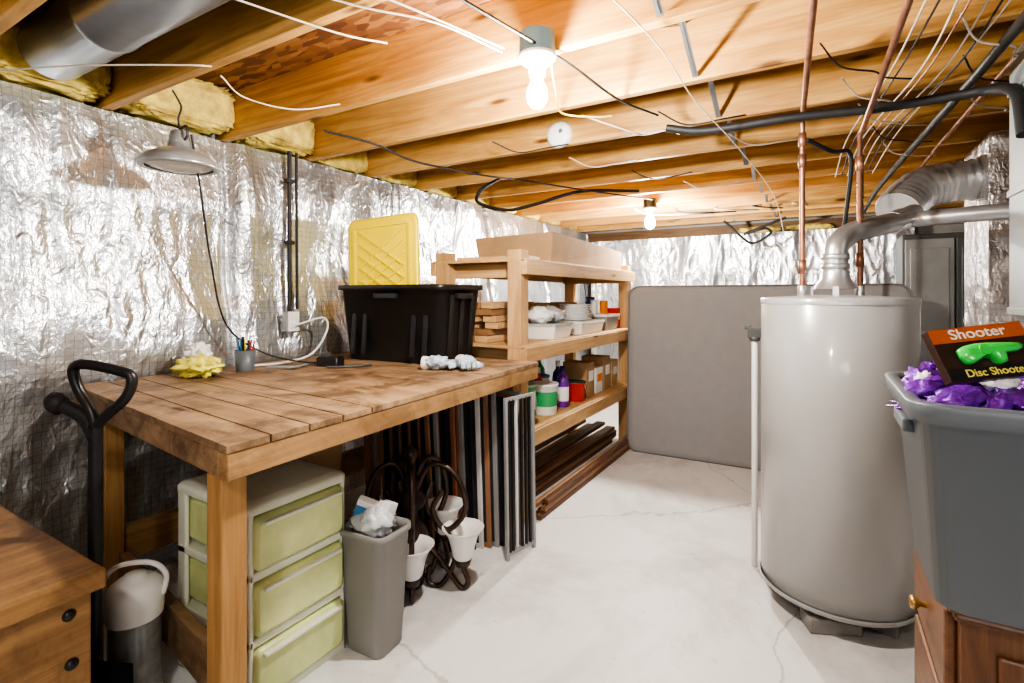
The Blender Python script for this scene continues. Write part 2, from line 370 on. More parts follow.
# conduit & outlet
T=thing('wall_outlet','grey conduit with white outlet box on the foil wall','outlet',(-2.60,1.87,1.10))
part(T,MB().tube([(0,0,.1),(0,0,1.02)],.012,10,False).tube([(.0,.05,.12),(0,.045,1.02)],.008,8,False).box((0,0,.5),(.03,.05,.02)).box((0,0,.85),(.03,.05,.02)),'conduit','rubber',world=False)
part(T,MB().box((.01,.0,.05),(.05,.075,.115)),'outlet_box','greyfr',bev=.004,world=False)
part(T,MB().box((.038,0,.05),(.006,.07,.11)).box((.045,0,.03),(.012,.03,.03)).box((.043,0,.075),(.004,.03,.028)),'cover_plate','white',bev=.003,world=False)
wire([(-2.54,1.87,1.13),(-2.45,1.98,1.17),(-2.38,1.95,1.10),(-2.38,1.85,.98),(-2.42,1.7,.945),(-2.45,1.55,.945)],.006,'white','white power cord looping from the outlet onto the bench')
# ---------------------------------------------------------------- workbench
BZ=.934
A_=Vector((-1.23,.71,0));B_=Vector((-1.32,2.49,0));C_=Vector((-2.6,2.49,0));D_=Vector((-2.6,.88,0))
def bq(s,t,z):  # s along length, t from front to back
    p=(A_*(1-s)+B_*s)*(1-t)+(D_*(1-s)+C_*s)*t; return Vector((p.x,p.y,z))
T=thing('workbench','rough wooden workbench with plank top against the foil wall','workbench',(-1.95,1.6,0))
mb=MB(); e=[0,.07,.14,.21,.28,1.0]
for i in range(len(e)-1):
    a,b=e[i]+.0016,e[i+1]-.0016
    mb.hexa([bq(a,0,BZ-.02),bq(b,0,BZ-.02),bq(b,1,BZ-.02),bq(a,1,BZ-.02)],[bq(a,0,BZ),bq(b,0,BZ),bq(b,1,BZ),bq(a,1,BZ)])
part(T,mb,'worktop','benchX',bev=.0015)
def rail(s0,t0,s1,t1,z0,z1,w=.019,wy=0):
    p,q=bq(s0,t0,0),bq(s1,t1,0); d=(q-p).normalized(); n=Vector((-d.y,d.x,0))*w
    return [p-n+Vector((0,0,z0)),q-n+Vector((0,0,z0)),q+n+Vector((0,0,z0)),p+n+Vector((0,0,z0))],[p-n+Vector((0,0,z1)),q-n+Vector((0,0,z1)),q+n+Vector((0,0,z1)),p+n+Vector((0,0,z1))]
part(T,MB().hexa(*rail(.002,.016,.998,.016,.845,BZ-.021)),'front_apron','benchY',bev=.003)
part(T,MB().hexa(*rail(.002,.98,.998,.98,.845,BZ-.021)),'back_apron','benchY',bev=.003)
part(T,MB().hexa(*rail(.014,.035,.014,.965,.845,BZ-.021)),'end_apron','benchX',bev=.003)
part(T,MB().hexa(*rail(.986,.035,.986,.965,.845,BZ-.021)),'end_apron','benchX',bev=.003)
for c in ((-1.318,.765),(-2.45,.95),(-1.46,2.43),(-2.48,2.40)):
    part(T,MB().box((c[0],c[1],.422),(.068,.068,.844)),'leg','benchZ',bev=.004)
part(T,MB().box((-1.88,.90,.20),(1.05,.035,.14),(0,0,-8)),'stretcher','benchX',bev=.003)
part(T,MB().box((-1.31,.84,.09),(.08,.085,.16)),'stretcher','benchY',bev=.003)
part(T,MB().box((-2.46,1.67,.28),(.035,1.35,.14)),'stretcher','benchY',bev=.003)
# ---------------------------------------------------------------- shelving
T=thing('shelving_unit','homemade pine shelving unit with three long shelves','shelf',(-1.75,3.5,0))
y0,y1=2.52,4.50
for x in (-1.495,-2.02):
    for y in (y0+.045,y1-.045):
        part(T,MB().box((x,y,.78),(.089,.089,1.56)),'leg','pineZ',bev=.003)
for z in (1.51,1.01,.52):
    part(T,MB().box((-1.76,(y0+y1)/2,z-.009),(.66,y1-y0,.018)).box((-1.431,(y0+y1)/2,z-.05),(.038,y1-y0,.085)).box((-2.085,(y0+y1)/2,z-.05),(.038,y1-y0,.085)),'shelf_board','pineY',bev=.002)
for y in (y0+.11,y1-.11):
    for z in (1.44,.94,.45):
        part(T,MB().box((-1.76,y,z+.005),(.6,.038,.085)),'cross_brace','pineX',bev=.002)
MB().hexa([(-2.03,2.95,1.512),(-1.50,3.0,1.512),(-1.47,4.3,1.512),(-2.0,4.3,1.512)],[(-2.05,2.93,1.69),(-1.48,2.98,1.71),(-1.47,4.3,1.67),(-2.0,4.3,1.68)]).box((-1.76,3.6,1.70),(.03,1.25,.004)).solo('cardboard_box','long flat brown cardboard box lying on the top shelf','box','card',bev=.006)
MB().box((-1.75,2.75,1.525),(.5,.18,.025),(0,0,6)).solo('plywood_offcut','thin plywood offcut on the top shelf','board','pineX',bev=.002)
for z in range(6):
    for q in range(2):
        MB().box((-1.86+q*.11+random.uniform(-.02,.02),2.86+random.uniform(-.03,.03),1.031+z*.041),(.09,.5,.038),(0,0,random.uniform(-4,4))).solo('lumber_piece','short pine lumber offcut stacked on the middle shelf','lumber',['pineY','midlum','pineX'][z%3],bev=.002,group='lumber offcuts on the middle shelf')
def plate(z,x=-1.62,y=3.66,r=.125):
    return MB().lathe([(.001,.0),(r*.6,.0),(r*.7,.004),(r,.014),(r,.017),(r*.7,.008),(.001,.004)],(x,y,z),28).solo('plate','white round plate stacked on the middle shelf','plate','white',group='stacked white plates')
p=plate(1.105)
for i in range(1,9): dup(p,(p.location.x+random.uniform(-.004,.004),p.location.y,p.location.z+i*.0135))
def obox(c,d,name,lab,cat,m,rz=0,lidm=None,g=None):
    T=thing(name,lab,cat,(c[0],c[1],c[2]),(0,0,rz),g)
    part(T,MB().tub([(0,d[0]/2*.9,d[1]/2*.9,.012),(d[2]*.85,d[0]/2,d[1]/2,.015)],(0,0)),'body',m,world=False)
    part(T,MB().tub([(d[2]*.85,d[0]/2*1.04,d[1]/2*1.04,.018),(d[2],d[0]/2*1.04,d[1]/2*1.04,.018)],(0,0)),'lid',lidm or 'white',bev=.003,world=False)
    return T
obox((-1.62,3.66,1.012),(.30,.46,.092),'storage_box','low clear plastic storage box under the plates','storage box','glassw')
obox((-1.62,3.13,1.012),(.30,.34,.10),'storage_box','low frosted plastic storage box on the middle shelf','storage box','glassw',4,'bag')
obox((-1.62,4.12,1.012),(.28,.30,.13),'storage_box','pale plastic box at the far end of the middle shelf','storage box','trash')
for i,(y,m,lab) in enumerate([(3.06,'paper','crumpled white paper packing on a box'),(3.22,'bag','crumpled clear plastic wrap on a box')]):
    MB().blob((-1.62,y,1.165),(.10,.08,.055),.35,7,16,i+9).solo('packing_paper' if i==0 else 'plastic_wrap',lab,'packing',m)
MB().box((-1.60,4.36,1.10),(.16,.09,.17)).box((-1.517,4.36,1.11),(.004,.06,.05),None,1).solo('small_box','small red carton with white label on the middle shelf','box',['red','white'],bev=.003)
for i in range(4):
    hh=.16+.07*(i%2)
    MB().box((-1.88,3.15+i*.27,1.01+hh/2),(.18,.24,hh)).box((-1.88,3.15+i*.27,1.012+hh),(.03,.242,.003),None,1).solo('cardboard_box','small brown cardboard carton at the back of a shelf','box',['card','paper'],bev=.003,group='cartons at the shelf back')
for i,(x,y,r_,h_,m) in enumerate([(-1.68,4.10,.04,.14,'navy'),(-1.58,4.16,.035,.11,'orange'),(-1.62,4.04,.03,.12,'white')]):
    MB().lathe([(r_*.95,0),(r_,.004),(r_,h_*.95),(r_*.95,h_),(.001,h_)],(x,y,1.143),20,None,True).solo('spray_can',['dark blue','orange','white'][i]+' small can on a plastic storage box','can',m)
Z3=.521
def can(x,y,r,h,m,lab,lidm='white',label_m=None,name='paint_can',cat='can'):
    T=thing(name,lab,cat,(x,y,Z3))
    part(T,MB().lathe([(r*.9,0),(r*.93,.004),(r,h*.92),(r*1.05,h*.93),(r*1.05,h*.96)],(0,0,0),28,None,True),'body',m,world=False)
    part(T,MB().lathe([(r*1.07,h*.95),(r*1.07,h),(r*.9,h),(r*.88,h*.985),(.001,h*.985)],(0,0,0),28),'lid',lidm,world=False)
    if label_m: part(T,MB().lathe([(r*.965,h*.28),(r*.99,h*.75)],(0,0,0),28),'paper_label',label_m,world=False)
    part(T,MB().tube([(r,0,h*.85),(r*1.15,0,h*.6),(r*.7,r*.9,h*.3),(0,r*1.12,h*.28),(-r*.7,r*.9,h*.3),(-r*1.15,0,h*.6),(-r,0,h*.85)],.0025),'bail_handle','galv',world=False)
    return T
can(-1.60,2.83,.07,.22,'greencan','green tub with white lid on the lower shelf','white','white')
can(-1.56,3.03,.085,.20,'white','white plastic bucket with printed label on the lower shelf','white','greencan')
can(-1.72,3.23,.08,.21,'white','white bucket with blue label on the lower shelf','blue','blue')
can(-1.56,3.52,.075,.14,'red','red plastic can with dark lid on the lower shelf','steel')
def bottle(x,y,r,h,m,capm,lab):
    T=thing('bottle',lab,'bottle',(x,y,Z3))
    part(T,MB().lathe([(r*.9,0),(r,.01),(r,h*.6),(r*.85,h*.72),(r*.35,h*.82),(r*.33,h*.9)],(0,0,0),24,None,True),'body',m,world=False)
    part(T,MB().lathe([(r*.42,h*.87),(r*.42,h),(.001,h)],(0,0,0),20),'cap',capm,world=False)
    part(T,MB().lathe([(r*1.01,h*.15),(r*1.01,h*.5)],(0,0,0),24),'paper_label','white',world=False)
bottle(-1.55,3.28,.045,.28,'purple','navy','purple bottle with white label on the lower shelf')
bottle(-1.64,3.39,.04,.30,'navy','white','dark blue bottle on the lower shelf')
bottle(-1.74,2.93,.04,.30,'white','red','white bottle with red cap on the lower shelf')
bottle(-1.66,3.13,.03,.28,'red','white','red bottle with white cap on the lower shelf')
bottle(-1.80,3.06,.045,.33,'white','blue','large white jug bottle with blue cap on the lower shelf')
bottle(-1.80,3.4,.045,.33,'greencan','white','green bottle with white cap on the lower shelf')
for i,(y,h,m) in enumerate([(3.72,.26,'card'),(3.9,.20,'paper'),(4.08,.27,'card'),(4.27,.22,'pineX')]):
    MB().box((-1.62,y,Z3+h/2),(.2,.15,h)).box((-1.515,y,Z3+h*.6),(.004,.09,h*.3),None,1).solo('carton','small carton standing on the lower shelf','box',[m,'orange' if i==1 else 'paper'],bev=.003,group='cartons on the lower shelf')
# long trim boards under the shelves
for i in range(12):
    row=i//4; q=i%4
    x=(-1.39-.036*q) if q<2 else (-1.60-.07*(q-2)); z=.016+row*.031
    MB().box((x,3.55+random.uniform(-.04,.04),z),(.030 if q<2 else .062,1.80-.07*(i%3),.028),(0,0,random.uniform(-.25,.25))).solo('lumber_strip','long thin dark-brown wooden strip lying under the shelving','lumber',['darklum','midlum','darklum','darklum','midlum'][i%5],bev=.002,group='long thin strips under the shelving')
for i in range(5):
    MB().box((-1.585-.085*i,3.5,.13+.03*(i%2)),(.075,1.7,.028),(0,0,.4*i)).solo('lumber_board','long board on top of the pile under the shelving','lumber',['midlum','darklum','pineY'][i%3],bev=.003,group='upper boards under the shelving')
# ---------------------------------------------------------------- black tote + lid
T=thing('storage_tote','open black plastic storage tote standing on the workbench','storage tote',(-2.02,2.24,BZ+.001),(0,0,3))
part(T,MB().tub([(.0,.325,.165,.04),(.39,.355,.20,.05),(.395,.375,.22,.055),(.42,.375,.22,.055),(.42,.35,.195,.05),(.39,.34,.185,.045),(.015,.31,.155,.035)],(0,0)),'body','black',world=False)
mb=MB()
for x in (-.25,-.17,.17,.25): mb.box((x,-.187,.2),(.03,.012,.33),(-4.5,0,0))
for y in (-.1,0,.1): mb.box((.345,y,.2),(.012,.03,.33),(0,4.5,0))
mb.box((.0,-.205,.36),(.16,.03,.03)).box((.365,0,.36),(.03,.14,.03))
part(T,mb,'reinforcing_ribs','black',bev=.004,world=False)
T=thing('tote_lid','yellow ribbed plastic tote lid standing on end in the black tote','lid',(-2.27,2.29,1.08),(-4,-4,10))
mb=MB().loft([[Vector((p.x,y,p.y+.355)) for p in mb_] for mb_,y in ((MB().rrect(0,.245,.345,.05),.012),(MB().rrect(0,.255,.355,.055),-.0),(MB().rrect(0,.25,.35,.052),-.02),(MB().rrect(0,.235,.335,.045),-.022))],True,True)
part(T,mb,'lid_panel','yellow',world=False)
mb=MB()
for i in range(-2,3):
    for sg in (-1,1):
        mb.box((0,-.026,.355+i*.075),(.40,.014,.010),(0,sg*36,0))
mb.box((0,-.027,.06),(.40,.012,.02)).box((0,-.027,.65),(.40,.012,.02)).box((-.2,-.027,.355),(.02,.012,.58)).box((.2,-.027,.355),(.02,.012,.58))
part(T,mb,'lid_ribs','yellow',bev=.002,world=False)
# bench clutter
MB().blob((-2.40,1.27,BZ+.045),(.105,.08,.045),.45,7,24,3).solo('plastic_bag','crumpled yellow and white plastic bag on the workbench','bag','ybag')
MB().blob((-2.45,1.29,BZ+.095),(.06,.05,.045),.5,7,18,5).solo('crumpled_paper','crumpled white paper on the workbench','paper','paper')
T=thing('pencil_cup','small cup filled with pencils and tools on the workbench','cup',(-2.38,1.47,BZ+.001))
part(T,MB().lathe([(.040,0),(.048,.10),(.044,.10),(.036,.006),(.001,.005)],(0,0,0),24),'cup_body','greyp',world=False)
for i in range(14):
    a=i*.9; k=.6 if i%2 else 1
    part(T,MB().tube([(.012*math.cos(a),.012*math.sin(a),.01),(.04*k*math.cos(a),.04*k*math.sin(a),.135+.005*(i%7))],.004,6,False),'pencil',['steel','red','black','yellow','steel','blue','black'][i%7],world=False)
T=thing('battery_charger','small black battery charger box on the workbench','charger',(-2.17,1.80,BZ+.001),(0,0,20))
part(T,MB().tub([(0,.06,.04,.01),(.04,.06,.04,.01),(.05,.05,.03,.008)]),'body','black',world=False)
part(T,MB().box((-.02,-.005,.058),(.04,.035,.02)),'battery','steel',bev=.003,world=False)
MB().box((-2.30,1.62,BZ+.006),(.16,.05,.008),(0,0,30)).box((-2.23,1.65,BZ+.012),(.02,.14,.006),(0,0,15)).solo('try_square','flat wood and metal square lying on the bench','tool','galv',bev=.001)
MB().tube([(-2.10,1.72,BZ+.008),(-2.02,1.80,BZ+.008),(-1.98,1.9,BZ+.008)],.006,8).solo('screwdriver','slim dark screwdriver lying on the bench','tool','steel')
for i,(x,y,rz) in enumerate([(-1.61,1.98,20),(-1.50,2.06,-35)]):
    T=thing('work_glove','grey-blue patterned knit work glove lying on the workbench','glove',(x,y,BZ+.001),(0,0,rz),'work gloves')
    mb=MB().blob((0,0,.034),(.06,.05,.032),.3,6,20,i)
    for f in range(4): mb.tube([(.03,-.03+f*.02,.026),(.07,-.036+f*.024,.034),(.095-abs(f-1.5)*.008,-.04+f*.027,.014)],.012,8)
    mb.tube([(0,.035,.022),(.03,.06,.024),(.05,.07,.018)],.011,8)
    part(T,mb,'glove_body','cloth',world=False); part(T,MB().lathe([(.03,0),(.034,.02),(.034,.035)],(-.04,0,.03),20,(0,-90,0),True),'cuff','paper',world=False)
# ---------------------------------------------------------------- drawers unit (green)
T=thing('drawer_unit','plastic drawer unit with pale green translucent drawers and whitish frame','drawers',(-1.71,1.125,0))
W,D,H=.37,.42,.64
mb=MB()
for i in range(4):
    z=i*.205
    mb.box((0,0,z+.0125),(D,W,.028))
for sy in (-1,1):
    for x in (-D/2+.025,0,D/2-.025): mb.box((x,sy*(W/2-.008),.32),(.05,.016,.62))
part(T,mb,'frame','drframe',bev=.006,world=False)
part(T,MB().tub([(.622,D/2+.008,W/2+.008,.03),(.640,D/2+.008,W/2+.008,.03),(.650,D/2-.0,W/2-.0,.03),(.655,D/2-.03,W/2-.03,.02)]),'top_cover','drframe',world=False)
for i in range(3):
    z=.030+i*.205
    dr=part(T,MB().loft([[Vector((D/2-.005+dx,p.x,z+.085+p.y)) for p in MB().rrect(0,W/2-.014-ins,.082-ins,.02)] for dx,ins in ((-.38,.006),(-.02,0),(.012,0),(.020,.012))]),'drawer','green',world=False)
    h=MB().box((D/2+.02,0,z+.150),(.02,.30,.012)).obj('handle','drframe',dr,bev=.004)
# ---------------------------------------------------------------- trash can
T=thing('trash_can','grey rectangular plastic wastebasket filled with wrapping','trash can',(-1.425,1.385,0),(0,0,3))
part(T,MB().tub([(0,.080,.066,.03),(.01,.085,.070,.03),(.42,.108,.088,.04),(.425,.115,.095,.042),(.445,.115,.095,.042),(.445,.103,.084,.036),(.42,.099,.080,.034),(.02,.075,.062,.025)]),'body','trash',world=False)
MB().blob((-1.43,1.385,.455),(.08,.066,.06),.4,7,20,12).solo('plastic_bag','crumpled clear plastic bag in the wastebasket','bag','bag')
MB().box((-1.46,1.37,.48),(.08,.03,.13),(15,20,30)).box((-1.458,1.352,.49),(.06,.004,.06),(15,20,30),1).solo('small_carton','blue and white small carton in the wastebasket','box',['paper','blue'],bev=.002)
MB().box((-1.40,1.41,.475),(.05,.06,.10),(-20,10,10)).solo('small_carton','white carton in the wastebasket','box','white',bev=.002)
MB().box((-1.99,1.52,.31),(.02,.34,.62),(0,6,0)).box((-1.93,1.36,.35),(.14,.01,.5),(0,0,0)).solo('cardboard_box','open cardboard carton standing under the bench','box','card',bev=.003)
# ---------------------------------------------------------------- chandelier
T=thing('chandelier','dark bronze scroll-arm chandelier with frosted glass shades on the floor','chandelier',(-1.575,1.75,0))
part(T,MB().lathe([(.001,.0),(.055,.004),(.06,.02),(.03,.04),(.018,.07),(.035,.10),(.065,.15),(.085,.20),(.072,.25),(.035,.30),(.028,.33),(.06,.36),(.068,.39),(.035,.43),(.045,.46),(.024,.50),(.018,.55),(.032,.58),(.030,.60),(.001,.63)],(0,0,0),28),'center_column','bronze',world=False)
tips=[(.10,-.105,.135,1),(.225,.085,.165,1),(.04,.19,.195,1),(-.14,-.12,.10,0),(-.18,.06,.14,0)]
for i,(x,y,z,g) in enumerate(tips):
    a=part(T,MB().tube([(0,0,.36),(x*.35,y*.35,.54),(x*.85,y*.85,.51),(x*1.05,y*1.05,.36),(x*.7,y*.7,.26),(x*.42,y*.42,.34),(x*.6,y*.6,.43)],.0125,8)
        .tube([(x*.25,y*.25,.20),(x*.6,y*.6,.12),(x*.95,y*.95,.014),(x*1.1,y*1.1,.04),(x,y,z-.06),(x,y,z-.02)],.012,8)
        .tube([(x*.7,y*.7,.26),(x*.85,y*.85,.14),(x*.6,y*.6,.02),(x*.35,y*.35,.02),(x*.35,y*.35,.09)],.0115,8)
        .lathe([(.001,z-.06),(.03,z-.055),(.04,z-.025),(.034,z-.018)],(x,y,0),16),'arm','bronze',world=False)
    if g: MB().lathe([(.028,z-.035),(.046,z-.01),(.054,z+.035),(.068,z+.08),(.094,z+.115),(.090,z+.115),(.064,z+.08),(.050,z+.035),(.026,z-.005)],(x,y,0),28).obj('glass_shade','glassw',a)
# ---------------------------------------------------------------- framed screens leaning
fm=['brownfr','greyfr','black','redfr','greyfr','black','whitefr','brownfr','greyfr','black','redfr','greyfr']
for i in range(12):
    y=2.02+i*.0275; xf=-1.66+i*.0305; w=.46; h=.810-.014*((i*3)%4)
    T=thing('screen_frame','narrow framed window screen standing on edge under the bench','window screen',(xf,y,0.001),(0,-3.5+i*.22,random.uniform(-1.0,1.0)),'stacked window screens')
    b=.024
    part(T,MB().box((-b/2,0,h/2),(b,.015,h)).box((-w+b/2,0,h/2),(b,.015,h)).box((-w/2,0,b/2),(w-2*b,.015,b)).box((-w/2,0,h-b/2),(w-2*b,.015,b)),'frame',fm[i],bev=.002,world=False)
    if i>1: part(T,MB().box((-w/2,0,h/2),(w-2*b,.004,h-2*b)),'screen_panel','mesh',world=False)
    if i in (0,1,2,4): 
        mb=MB()
        for q in range(1,7): mb.box((-w*q/7+.008*i,-.004,h/2),(.013,.006,h-2*b))
        part(T,mb,'slats',['brownfr','greyfr','redfr','redfr','brownfr','redfr'][i],world=False)
T=thing('folding_frame','black and grey slatted folding frame standing beside the bench leg','folding frame',(-1.265,2.345,0.001),(0,-1.0,76))
mb=MB().box((-.20,0,.012),(.012,.02,.024)).box((-.105,0,.03),(.19,.014,.018)).box((-.105,0,.79),(.19,.014,.018))
for x in (-.008,-.20): mb.box((x,0,.40),(.016,.018,.80))
part(T,mb,'frame','greyfr',bev=.002,world=False)
mb=MB()
for x in (-.035,-.062,-.092,-.158,-.18): mb.box((x,0,.41),(.013,.014,.76))
part(T,mb,'slats','black',bev=.002,world=False)
part(T,MB().box((-.125,.004,.41),(.010,.012,.76)),'center_bar','whitefr',world=False)
# ---------------------------------------------------------------- jug
T=thing('beverage_jug','tall drink jug with white lid and carrying handle on the floor','jug',(-1.835,.775,0))
part(T,MB().lathe([(.066,0),(.07,.008),(.07,.29),(.072,.30)],(0,0,0),32,None,True),'body','jugbody',world=False)
part(T,MB().lathe([(.075,.30),(.077,.32),(.077,.37),(.07,.40),(.05,.415),(.03,.42),(.03,.43),(.001,.432)],(0,0,0),32),'lid','cream',world=False)
part(T,MB().lathe([(.074,.0),(.074,.05),(.071,.055)],(0,0,0),32),'base_band','cream',world=False)
part(T,MB().tube([(.055,.055,.36),(.06,.06,.42),(.03,.03,.46),(-.03,-.03,.46),(-.06,-.06,.42),(-.055,-.055,.36)],.008,8),'carry_handle','cream',world=False)
# ---------------------------------------------------------------- wooden chest
T=thing('wooden_chest','low plywood chest with thick lid and black bolts','chest',(-2.0,.12,0))
part(T,MB().box((-2.02,.10,.285),(.94,.92,.57)),'body','chest',bev=.004)
part(T,MB().box((-2.01,.105,.598),(.98,.95,.048)),'lid','chest',bev=.005)
for y,z in ((.515,.53),(.52,.41),(.52,.2),(-.2,.50),(-.2,.30)):
    part(T,MB().lathe([(.014,0),(.014,.003),(.008,.009),(.001,.010)],(-1.55,y,z),12,(0,90,0)),'bolt','black')
# ---------------------------------------------------------------- D-grip shovel
T=thing('snow_shovel','black shovel shaft with D-shaped grip standing beside the bench','shovel',(-1.76,.645,0))
part(T,MB().tube([(0,0,.12),(.0,0,.5),(.0,.0,.93)],.018,12,False),'shaft','black',world=False)
part(T,MB().tube([(0,0,.92),(-.012,-.005,.97),(-.052,-.02,1.03),(-.060,-.03,1.085),(-.03,-.02,1.105),(.05,.035,1.085),(.082,.055,1.065),(.072,.045,1.01),(.02,.01,.95),(0,0,.92)],.0145,10),'d_grip','black',world=False)
part(T,MB().tube([(.0,0,.90),(-.04,-.01,.95),(-.09,-.04,.985)],.02,10).lathe([(.001,-.01),(.028,-.005),(.03,.02),(.02,.04)],(-.10,-.045,.985),16,(0,-60,20)),'side_knob','rubber',world=False)
part(T,MB().grid(lambda u,v:Vector((-.16+.32*u,.02-.05*math.sin(math.pi*u),.0+.30*v)),16,8).grid(lambda u,v:Vector((-.16+.32*u,.026-.05*math.sin(math.pi*u),.0+.30*v)),16,8),'blade','black',world=False)
# ---------------------------------------------------------------- mattress
T=thing('mattress','grey mattress standing on its long edge beyond the water heater','mattress',(-.43,4.21,0.002),(-2.2,0,1.2))
hx,hz=.955,.685
def mr(y,ins,r): return [Vector((p.x,y,p.y+hz)) for p in MB().rrect(0,hx-ins,hz-ins,r)]
part(T,MB().loft([mr(.205,.03,.07),mr(.20,.0,.09),mr(.01,.0,.09),mr(.0,.012,.085),mr(-.003,.05,.06)]),'mattress_body','mattress',world=False)
for y in (.005,.205):
    rr=mr(y,-.002,.09); part(T,MB().tube(rr+[rr[0]],.007,6,False),'edge_piping','piping',world=False)
T=thing('white_pole','slim white plastic pole with dark hooked cap standing upright','pole',(-.27,2.72,0))
part(T,MB().cyl((0,0,0),.0135,1.10,16),'pole_tube','white',world=False)
part(T,MB().cyl((0,0,1.08),.024,.02,16).box((0,0,1.12),(.06,.03,.05)).box((-.03,0,1.145),(.03,.028,.02)),'cap','steel',bev=.004,world=False)
# ---------------------------------------------------------------- water heater
hxp,hyp,hr=.055,2.56,.282
T=thing('water_heater','tall light grey cylindrical gas water heater on blocks','water heater',(hxp,hyp,0))
part(T,MB().lathe([(hr-.01,.075),(hr,.08),(hr,1.265),(hr-.004,1.27)],(0,0,0),72),'tank_jacket','heater',world=False)
part(T,MB().lathe([(hr+.002,1.262),(hr+.003,1.285),(hr-.003,1.290),(.08,1.30),(.001,1.30)],(0,0,0),72),'top_cap','heater',world=False)
part(T,MB().lathe([(hr+.003,.10),(hr+.004,.082),(hr-.02,.078)],(0,0,0),72),'bottom_rim','heater',world=False)
part(T,MB().lathe([(.001,.06),(hr-.03,.06),(hr-.028,.078)],(0,0,0),48),'base_pan','heatdark',world=False)
part(T,MB().lathe([(.085,1.325),(.075,1.34),(.055,1.37),(.052,1.40)],(0,0,0),32).box((.085,0,1.31),(.008,.02,.05)).box((-.085,0,1.31),(.008,.02,.05)).box((0,.085,1.31),(.02,.008,.05)).box((0,-.085,1.31),(.02,.008,.05)),'draft_hood','galv',world=False)
for x,y in ((-.12,-.045),(.09,.085)):
    part(T,MB().cyl((x,y,1.29),.018,.05,14),'pipe_nipple','galv',world=False)
for i,(x,y,rz) in enumerate([(-.02,-.20,25),(.17,-.05,80),(-.18,.08,10),(.06,.2,30)]):
    MB().box((hxp+x,hyp+y,.03),(.19,.09,.058),(0,0,rz)).solo('support_block','flat grey concrete block under the water heater','block','block',bev=.006,group='blocks under the water heater')
# flue
T=thing('flue_pipe','galvanized flue pipe rising from the heater to a large elbow','flue pipe',(.055,2.56,1.40))
fl=[(.055,2.56,1.40),(.055,2.56,1.46),(.062,2.57,1.51),(.10,2.63,1.555),(.16,2.70,1.585),(.30,2.95,1.64),(.40,3.25,1.71)]
part(T,MB().tube(fl,.046,24,True),'flue_run','galv')
for p in (fl[1],(.055,2.56,1.42)):
    part(T,MB().lathe([(.048,-.012),(.053,-.01),(.053,.01),(.048,.012)],p,24),'crimp_ring','galv')
part(T,MB().tube([(.28,2.92,1.63),(.31,2.97,1.645),(.33,3.04,1.66)],.052,24,False),'flue_coupling','galv')
P=cr([(.355,3.42,1.75),(.40,3.50,1.81),(.47,3.58,1.88),(.58,3.63,1.91),(.715,3.65,1.92)],8)
part(T,MB().tube([tuple(p) for p in P],lambda t:.104+.009*(int(t*20)%2),32,False),'ribbed_elbow','galv')
part(T,MB().tube([(.34,3.08,1.655),(.55,3.02,1.66),(.80,2.98,1.66)],.036,20),'side_flue','galv')
# copper pipes
def cpipe(pts,lab,r=.0125,fits=()):
    T=thing('copper_pipe',lab,'pipe',pts[0],group='copper water pipes')
    mb=MB().tube(pts,r,12,False); part(T,mb,'pipe_run','copper')
    for f in fits: part(T,MB().lathe([(r,-.03),(r+.005,-.028),(r+.005,.028),(r,.03)],f,14),'pipe_fitting','copper')
x1,y1=hxp-.12,hyp-.045
cpipe([(x1,y1,1.30),(x1,y1,1.93),(x1,y1,2.06),(x1+.005,y1-.03,2.085),(x1+.05,1.6,2.09),(x1+.09,.4,2.09),(x1+.1,-1.2,2.09)],'copper water pipe rising from the heater and running under joists',.0105,fits=((x1,y1,1.42),(x1,y1,1.87),(x1,y1,1.96)))
x2,y2=hxp+.09,hyp+.085
cpipe([(x2,y2,1.30),(x2,y2,1.98),(x2+.01,y2-.03,2.0),(x2+.06,1.73,2.09),(x2+.09,.5,2.10),(x2+.1,-1.2,2.10)],'copper water pipe with fitting climbing beside the flue',.0105,fits=((x2,y2,1.45),(x2,y2,1.86)))
cpipe([(.60,-1.2,2.11),(.58,2.0,2.11),(.55,3.6,2.11),(.55,5.8,2.11)],'long thin copper pipe running under the joists',.009)
MB().tube([(-.62,2.45,2.085),(-.45,2.47,2.05),(-.1,2.46,2.045),(.2,2.48,2.035),(.45,2.45,2.03),(.52,2.38,2.01),(.545,2.27,1.95),(.545,2.20,1.80)],.018,12).solo('insulated_pipe','black foam-insulated pipe crossing under the joists','pipe','rubber')
MB().tube([(.50,.2,2.07),(.49,1.93,2.07),(.37,4.4,2.08),(.35,6.0,2.08)],.016,12).solo('gas_pipe','dark iron gas pipe running under the joists','pipe','iron')
MB().tube([(.22,3.9,2.10),(.22,3.9,1.5),(.22,3.9,.02)],.014,10,False).solo('drain_stack','slim black vertical pipe behind the flue','pipe','iron')
# ---------------------------------------------------------------- furnace side
T=thing('foil_wrapped_duct','foil-insulated vertical plenum duct above the furnace','duct',(.97,3.7,1.05))
mb=MB()
def face(o,a,b,n):
    o,a,b,n=map(Vector,(o,a,b,n))
    mb.grid(lambda u,v:o+a*u+b*v+n*(.012*noise.noise(Vector((u*9,v*16,n.x*3+n.y)))*min(1,8*u*(1-u)*4)),30,50)
face((.72,3.42,1.05),(.5,0,0),(0,0,1.05),(0,-1,0)); face((.72,3.92,1.05),(0,-.5,0),(0,0,1.05),(-1,0,0))
face((1.22,3.42,1.05),(0,.5,0),(0,0,1.05),(1,0,0)); face((1.22,3.92,1.05),(-.5,0,0),(0,0,1.05),(0,1,0))
part(T,mb,'foil_wrap','foil2')
part(T,MB().box((.97,3.67,2.105),(.48,.48,.02)),'top_collar','galv')
T=thing('furnace','grey steel furnace cabinet beneath the foil-wrapped duct','furnace',(.97,3.67,0))
part(T,MB().box((.97,3.67,.53),(.56,.60,1.03)),'cabinet','steel',bev=.008)
